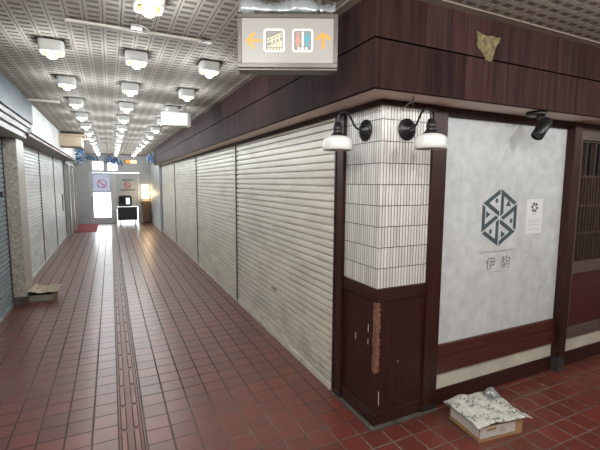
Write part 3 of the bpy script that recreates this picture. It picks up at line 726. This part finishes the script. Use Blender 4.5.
# hook and wire under the soffit over the pillar
t = thing('ceiling_hook', 'thin bent wire hook under the soffit above the pillar', 'hook', (.12, -.13, 2.03))
wpart('stem', MB().tube([(.12, -.13, 2.03), (.12, -.13, 2.0), (.12, -.13, 1.965)], .0035, 8), 'black', t)
wpart('wire', MB().tube([(.12, -.13, 1.998), (.09, -.12, 1.985), (.075, -.115, 1.968), (.055, -.11, 1.962), (.06, -.12, 1.95)], .0028, 6), 'wood_grey', t)

# spotlight
t = thing('spotlight', 'black cylindrical spotlight under the soffit over the white panel', 'spotlight', (1.20, -.115, 2.03))
wpart('canopy', MB().lathe([(.060, 2.029), (.062, 2.018), (.058, 2.004), (.05, 2.001)], Matrix.Translation((1.20, -.115, 0)), 28), 'black', t)
wpart('stem', MB().tube([(1.215, -.118, 2.002), (1.225, -.119, 1.985), (1.235, -.12, 1.972)], .009, 10), 'black', t)
ax = Vector((-.66, -.02, -.75)).normalized(); q = ax.to_track_quat('Z', 'Y').to_matrix().to_4x4()
m4 = Matrix.Translation((1.315, -.118, 1.982)) @ q
wpart('head', MB().lathe([(.034, 0), (.040, .006), (.040, .148), (.036, .152), (.033, .140)], m4, 28), 'black', t)
wpart('lens', MB().lathe([(.032, .136), (.032, .141)], m4, 24), 'dark_glass', t)

# hole in the fascia
pts = [(0.500,2.411),(0.541,2.402),(0.584,2.396),(0.623,2.404),(0.663,2.400),(0.697,2.405),(0.692,2.380),(0.667,2.357),(0.655,2.330),(0.645,2.300),(0.641,2.272),(0.614,2.257),(0.582,2.264),(0.574,2.280),(0.560,2.295),(0.540,2.310),(0.522,2.318),(0.506,2.336),(0.511,2.365)]
o = tag(build('foam_patch', MB().prism([(x, -.206, z) for x, z in pts], (0, .006, 0)), 'foam'), 'ragged yellow foam patch where the dark fascia board is torn', 'damage patch')

# ------------------------------------------------------------------ shop panel
t = thing('shop_panel', 'large pale mottled shop panel with geometric logo', 'shop panel', (1.2, .06, .44))
wpart('board', MB().box(.532, 1.842, .052, .095, .441, 1.975, .002), 'plaster', t)
wpart('head_strip', MB().box(.532, 1.842, .040, .095, 1.975, 1.995), 'wood', t, 'dark strip along the top')
LX, LZ, R = 1.118, 1.302, .217
mb = MB()
def hv(a, r=R): return Vector((LX + r * math.cos(math.radians(a)), 0, LZ + r * math.sin(math.radians(a))))
O = Vector((LX, 0, LZ)); BW = .030; yy = .0505
def inset_bar(a, b, c, w, gap):
    """bar of width w along edge a-b of triangle abc, kept gap inside the triangle's edges"""
    tri = [a, b, c]; cen = (a + b + c) / 3; r_in = R * math.sqrt(3) / 6
    s1 = (r_in - gap) / r_in; s2 = (r_in - gap - w) / r_in
    A, B = cen + (a - cen) * s1, cen + (b - cen) * s1
    A2, B2 = cen + (a - cen) * s2, cen + (b - cen) * s2
    e = (B - A).normalized()
    k = (c - b).normalized()                       # cut the free end parallel to the next edge
    tt = (B2 - A2).length
    dn = (B2 - A2).normalized()
    # extend inner edge to where it meets the outer boundary line through B along k
    n_len = w / math.sin(math.radians(60)); B3 = B + k * n_len
    return [A, B, B3, A2]
for i in range(6):
    a = 150 - 60 * i
    V, V2 = hv(a), hv(a - 60)
    for pl in (inset_bar(V, V2, O, BW, .006), inset_bar(V, O, V2, BW, .006)):
        mb.prism([(p.x, yy, p.z) for p in pl], (0, .003, 0))
    d = hv(a - 42, R * .60)
    if i % 2 == 0:
        mb.prism([(d.x + .0135*math.cos(2*PI*k/16), yy, d.z + .0175*math.sin(2*PI*k/16)) for k in range(16)], (0, .003, 0))
    else:
        c2 = math.radians(a - 42); tr = []
        for k in range(3):
            an = {1: 90, 3: 0, 5: 0}[i] + 120 * k
            tr.append((d.x + .030*math.cos(math.radians(an)), yy, d.z + .030*math.sin(math.radians(an))))
        mb.prism(tr, (0, .003, 0))
wpart('logo', mb, 'ink', t, 'dark slate hexagonal logo')
def text_mesh(txt, size, loc, th=.0006):
    cu = bpy.data.curves.new('t', 'FONT'); cu.body = txt; cu.size = size; cu.extrude = th; cu.align_x = 'CENTER'; cu.resolution_u = 4; cu.offset = -.0012
    o = bpy.data.objects.new('t', cu); C.objects.link(o)
    bpy.context.view_layer.update()
    me = bpy.data.meshes.new_from_object(o.evaluated_get(bpy.context.evaluated_depsgraph_get()))
    bm = bmesh.new(); bm.from_mesh(me); bpy.data.objects.remove(o); bpy.data.curves.remove(cu); bpy.data.meshes.remove(me)
    mb = MB(); mb.bm.free(); mb.bm = bm
    mb.xf(Matrix.Translation(loc) @ Matrix.Rotation(PI/2, 4, 'X')); return mb
mb = text_mesh('\u4f0a', .105, (1.052, .0512, .930)); wpart('character', mb, 'ink_soft', t, 'dark first character')
mb = text_mesh('\u99d2', .105, (1.212, .0512, .930)); wpart('character', mb, 'ink_soft', t, 'dark second character')
rnd = random.Random(2); mb = MB(); x = .93
while x < 1.31:
    w = rnd.uniform(.008, .014)
    if not (1.105 < x < 1.125): mb.box(x, x + w*.8, .0508, .0525, 1.050, 1.053).box(x + w*.3, x + w*.5, .0508, .0525, 1.053, 1.060).box(x, x + w*.8, .0508, .0525, 1.060, 1.063)
    x += w + .003
wpart('tagline', mb, 'ink_pale', t, 'small faint illegible line of lettering')
mb = MB()
for k in range(7): mb.box(1.095 + k*.010, 1.102 + k*.010, .0508, .0525, .905, .909)
wpart('small_print', mb, 'ink_pale', t, 'tiny faint lettering')
t = thing('paper_notice', 'small white paper notice taped on the shop panel beside the logo', 'notice', (1.50, .05, 1.165))
wpart('sheet', MB().box(1.408, 1.600, .0495, .0515, 1.165, 1.432), 'paper', t)
mb = MB(); cx, cz = 1.502, 1.368
for k in range(6):
    a = math.radians(90 + 60*k); b = math.radians(90 + 60*k + 38)
    mb.prism([(cx + .012*math.cos(a), .0485, cz + .012*math.sin(a)), (cx + .040*math.cos(a), .0485, cz + .040*math.sin(a)), (cx + .040*math.cos(b), .0485, cz + .040*math.sin(b)), (cx + .020*math.cos(b), .0485, cz + .020*math.sin(b))], (0, .001, 0))
wpart('mark', mb, 'ink', t, 'small round dark mark')
mb = MB()
for z, a, b in ((1.312, 1.480, 1.525), (1.270, 1.44, 1.565), (1.255, 1.44, 1.565), (1.235, 1.44, 1.55), (1.20, 1.44, 1.565)):
    mb.box(a, b, .0486, .0496, z, z + .0025)
wpart('print_lines', mb, 'ink_pale', t, 'faint lines of print')

# ------------------------------------------------------------------ lattice door
t = thing('lattice_door', 'brown lattice door with wine red lower panel at the right edge', 'door', (2.9, .07, .24))
X0, X1 = 1.938, 3.05
mb = MB().box(X0, X0 + .085, .030, .095, .24, 1.994, .004).box(X1 - .085, X1, .030, .095, .24, 1.994, .004).box(X0 + .085, X1 - .085, .032, .095, 1.90, 1.994, .004)
mb.box(X0 + .085, X1 - .085, .030, .095, .80, .90, .004).box(X0 + .085, X1 - .085, .030, .095, .24, .335, .004)
wpart('frame', mb, 'wood_grey', t)
wpart('lower_panel', MB().box(X0 + .085, X1 - .085, .050, .095, .335, .80), 'red_panel', t, 'dark wine red panel')
wpart('pane', MB().box(X0 + .085, X1 - .085, .080, .092, .90, 1.90), 'dark_glass', t)
mb = MB(); x = X0 + .085 + .028
while x < X1 - .09:
    mb.box(x, x + .010, .046, .064, .90, 1.62); x += .043
for z in (1.60, 1.36, 1.13): mb.box(X0 + .085, X1 - .085, .050, .064, z, z + .016)
wpart('lattice', mb, 'lattice', t)
mb = MB(); x = X0 + .17
while x < X1 - .1:
    mb.box(x, x + .016, .046, .070, 1.62, 1.88); x += .125
mb.box(X0 + .085, X1 - .085, .05, .07, 1.885, 1.90)
wpart('mullion', mb, 'lattice', t)
# next bay, just past the frame
struct('wall_bay', MB().box(3.06, 4.98, .05, .10, .238, 1.994), 'red_panel', 'dark wine panelling past the lattice door', 'wall')

# ------------------------------------------------------------------ tactile strip
mb = MB().box(-1.440, -1.296, -1.8, 13.6, 0.0002, .0012)
mb_b = MB(); mb_g = MB()
def pill(m, cx, y, r, z, h):
    pts = [(cx + r*math.cos(math.radians(a)), y + .262 + r*math.sin(math.radians(a)), z) for a in range(0, 181, 30)]
    pts += [(cx + r*math.cos(math.radians(a)), y + .022 + r*math.sin(math.radians(a)), z) for a in range(180, 361, 30)]
    m.prism(pts, (0, 0, h))
y = -1.4
while y < 13.2:
    for cx in (-1.405, -1.333):
        pill(mb_g, cx, y, .0185, .0012, .0006); pill(mb_b, cx, y, .0125, .0018, .0035)
    y += .294
for cx in (-1.4375, -1.2985): mb_g.box(cx - .003, cx + .003, -1.8, 13.6, .0012, .0018)
t = thing('tactile_strip', 'narrow worn tactile guide strip set lengthwise in the tiled floor', 'tactile strip', (-1.368, 6, 0))
wpart('base_strip', mb, 'tactile', t)
wpart('groove', mb_g, 'dark_groove', t, 'dark grooves')
wpart('raised_bars', mb_b, 'tactile_bar', t, 'worn raised bars')

# ------------------------------------------------------------------ cartons and newspapers
def carton(label, loc, rz, w, d, h, old=False):
    t = thing('carton', label, 'box', loc, rz)
    m = 'card_old' if old else 'card'
    mb = MB().box(0, w, 0, .006, 0, h).box(0, w, d - .006, d, 0, h).box(0, .006, .006, d - .006, 0, h).box(w - .006, w, .006, d - .006, 0, h).box(.006, w - .006, .006, d - .006, 0, .006)
    build('body', mb, m, t)
    if not old:
        build('white_wrap', MB().box(.004, w - .060, -.0012, -.0002, .022, h - .004).box(-.0012, -.0002, .004, d - .01, .026, h - .002), 'card_white', t, 'white printed sides')
        build('print', MB().box(.055, .125, -.0022, -.0012, h - .030, h - .012).box(.15, .19, -.0022, -.0012, h - .035, h - .028).box(.15, .20, -.0022, -.0012, h - .05, h - .045), 'card', t, 'tan printed marks')
    else:
        build('side_label', MB().box(.03, w - .05, -.0012, -.0002, .02, h - .035), 'rail_grey', t, 'grey side label')
    return t
carton('low tan and white carton on the floor below the white shop panel', (.512, -.366, 0), -.125, .335, .262, .092)
def news1(u, v):
    rr = random.Random(int(u*997) * 1009 + int(v*991))
    x = -.030 + u * .425; y = -.020 + v * .33
    z = .112 + .010*math.sin(4.2*u + 2.1*v) * math.sin(3.0*v + .6) + .006*math.sin(14*u + 7*v) * math.sin(5*v) + .005*abs(math.sin(11*v - 6*u)) + rr.uniform(-.002, .002)
    z += .018 * math.exp(-((u-.35)**2 + (v-.80)**2) / .06) + .006 * math.exp(-((u - .3)**2) / .004)
    over = max(0, -.004 - x, x - .341, -.004 - y, y - .268)
    z -= over * .35
    if -.02 < x < .355 and -.01 < y < .282: z = max(z, .0955)
    return (x, y, z)
o = tag(build('newspaper', MB().sheet(news1, 40, 34, 0, .0008), 'news', None, None, False), 'creased grey white newspaper spread over the low carton by the shop panel', 'newspaper')
o.location = (.512, -.366, 0); o.rotation_euler = (0, 0, -.125)
rnd = random.Random(5)
def film(u, v):
    return (.265 + .085*u + rnd.uniform(-.010, .010), .185 + .085*v + rnd.uniform(-.010, .010), .130 + .040*math.sin(PI*u)*math.sin(PI*v) + rnd.uniform(-.008, .016))
o = tag(build('crumpled_film', MB().sheet(film, 9, 9, 0, .0008), 'film', None, None, False), 'small crumpled clear wrapper lying on the newspaper by the shop panel', 'wrapper')
o.location = (.512, -.366, 0); o.rotation_euler = (0, 0, -.125)
carton('small weathered grey brown carton at the foot of the stone pillar', (-2.435, 4.02, 0), -.1, .275, .30, .085, True)
def news2(u, v):
    x = -.03 + u*.36; y = -.022 + v*.42
    z = .116 + .03*v*v + .016*math.sin(4.5*u + 1.0) * (1 - .5*v) + .012*math.sin(9*v + 3*u) + .09*max(0, u - .65) + .01*math.sin(11*u)
    over = max(0, -x - .008, (-.008 - y), y - .31)
    z -= over * .3
    if -.03 < x < .30 and -.02 < y < .32: z = max(z, .0885)
    return (x, y, z)
o = tag(build('newspaper', MB().sheet(news2, 30, 26, 0, .0008), 'news_old', None, None, False), 'yellowed rumpled newspaper lying on the carton at the stone pillar', 'newspaper')
o.location = (-2.435, 4.02, 0); o.rotation_euler = (0, 0, -.1)

# ------------------------------------------------------------------ daylight and camera
wld = bpy.data.worlds.new('daylight'); bpy.context.scene.world = wld; wld.use_nodes = True
bg = wld.node_tree.nodes['Background']; bg.inputs[0].default_value = (.93, .97, 1.0, 1); bg.inputs[1].default_value = 9.0

cd = bpy.data.cameras.new('camera'); cam = bpy.data.objects.new('camera', cd); C.objects.link(cam)
cd.sensor_width = 36; cd.lens = 393.449 / 600 * 36; cd.clip_start = .05; cd.clip_end = 100
r = Vector((0.9018550188608553, -0.432000348739343, 0.0057639955389021435)); u = Vector((0.04163084571945817, 0.10017345480426376, 0.9940986629290178)); f = Vector((0.4300283684132584, 0.8962929083963926, -0.10832647284097603))
mw = Matrix((( r.x, u.x, -f.x, -1.41849), (r.y, u.y, -f.y, -1.88773), (r.z, u.z, -f.z, 1.55), (0, 0, 0, 1)))
cam.matrix_world = mw
sc = bpy.context.scene
sc.camera = cam
sc.view_settings.view_transform = 'Standard'; sc.view_settings.look = 'None'; sc.view_settings.gamma = 1; sc.view_settings.exposure = 0.0
sc.view_settings.use_curve_mapping = False
sc.cycles.max_bounces = 8
sc.cycles.sample_clamp_indirect = 6
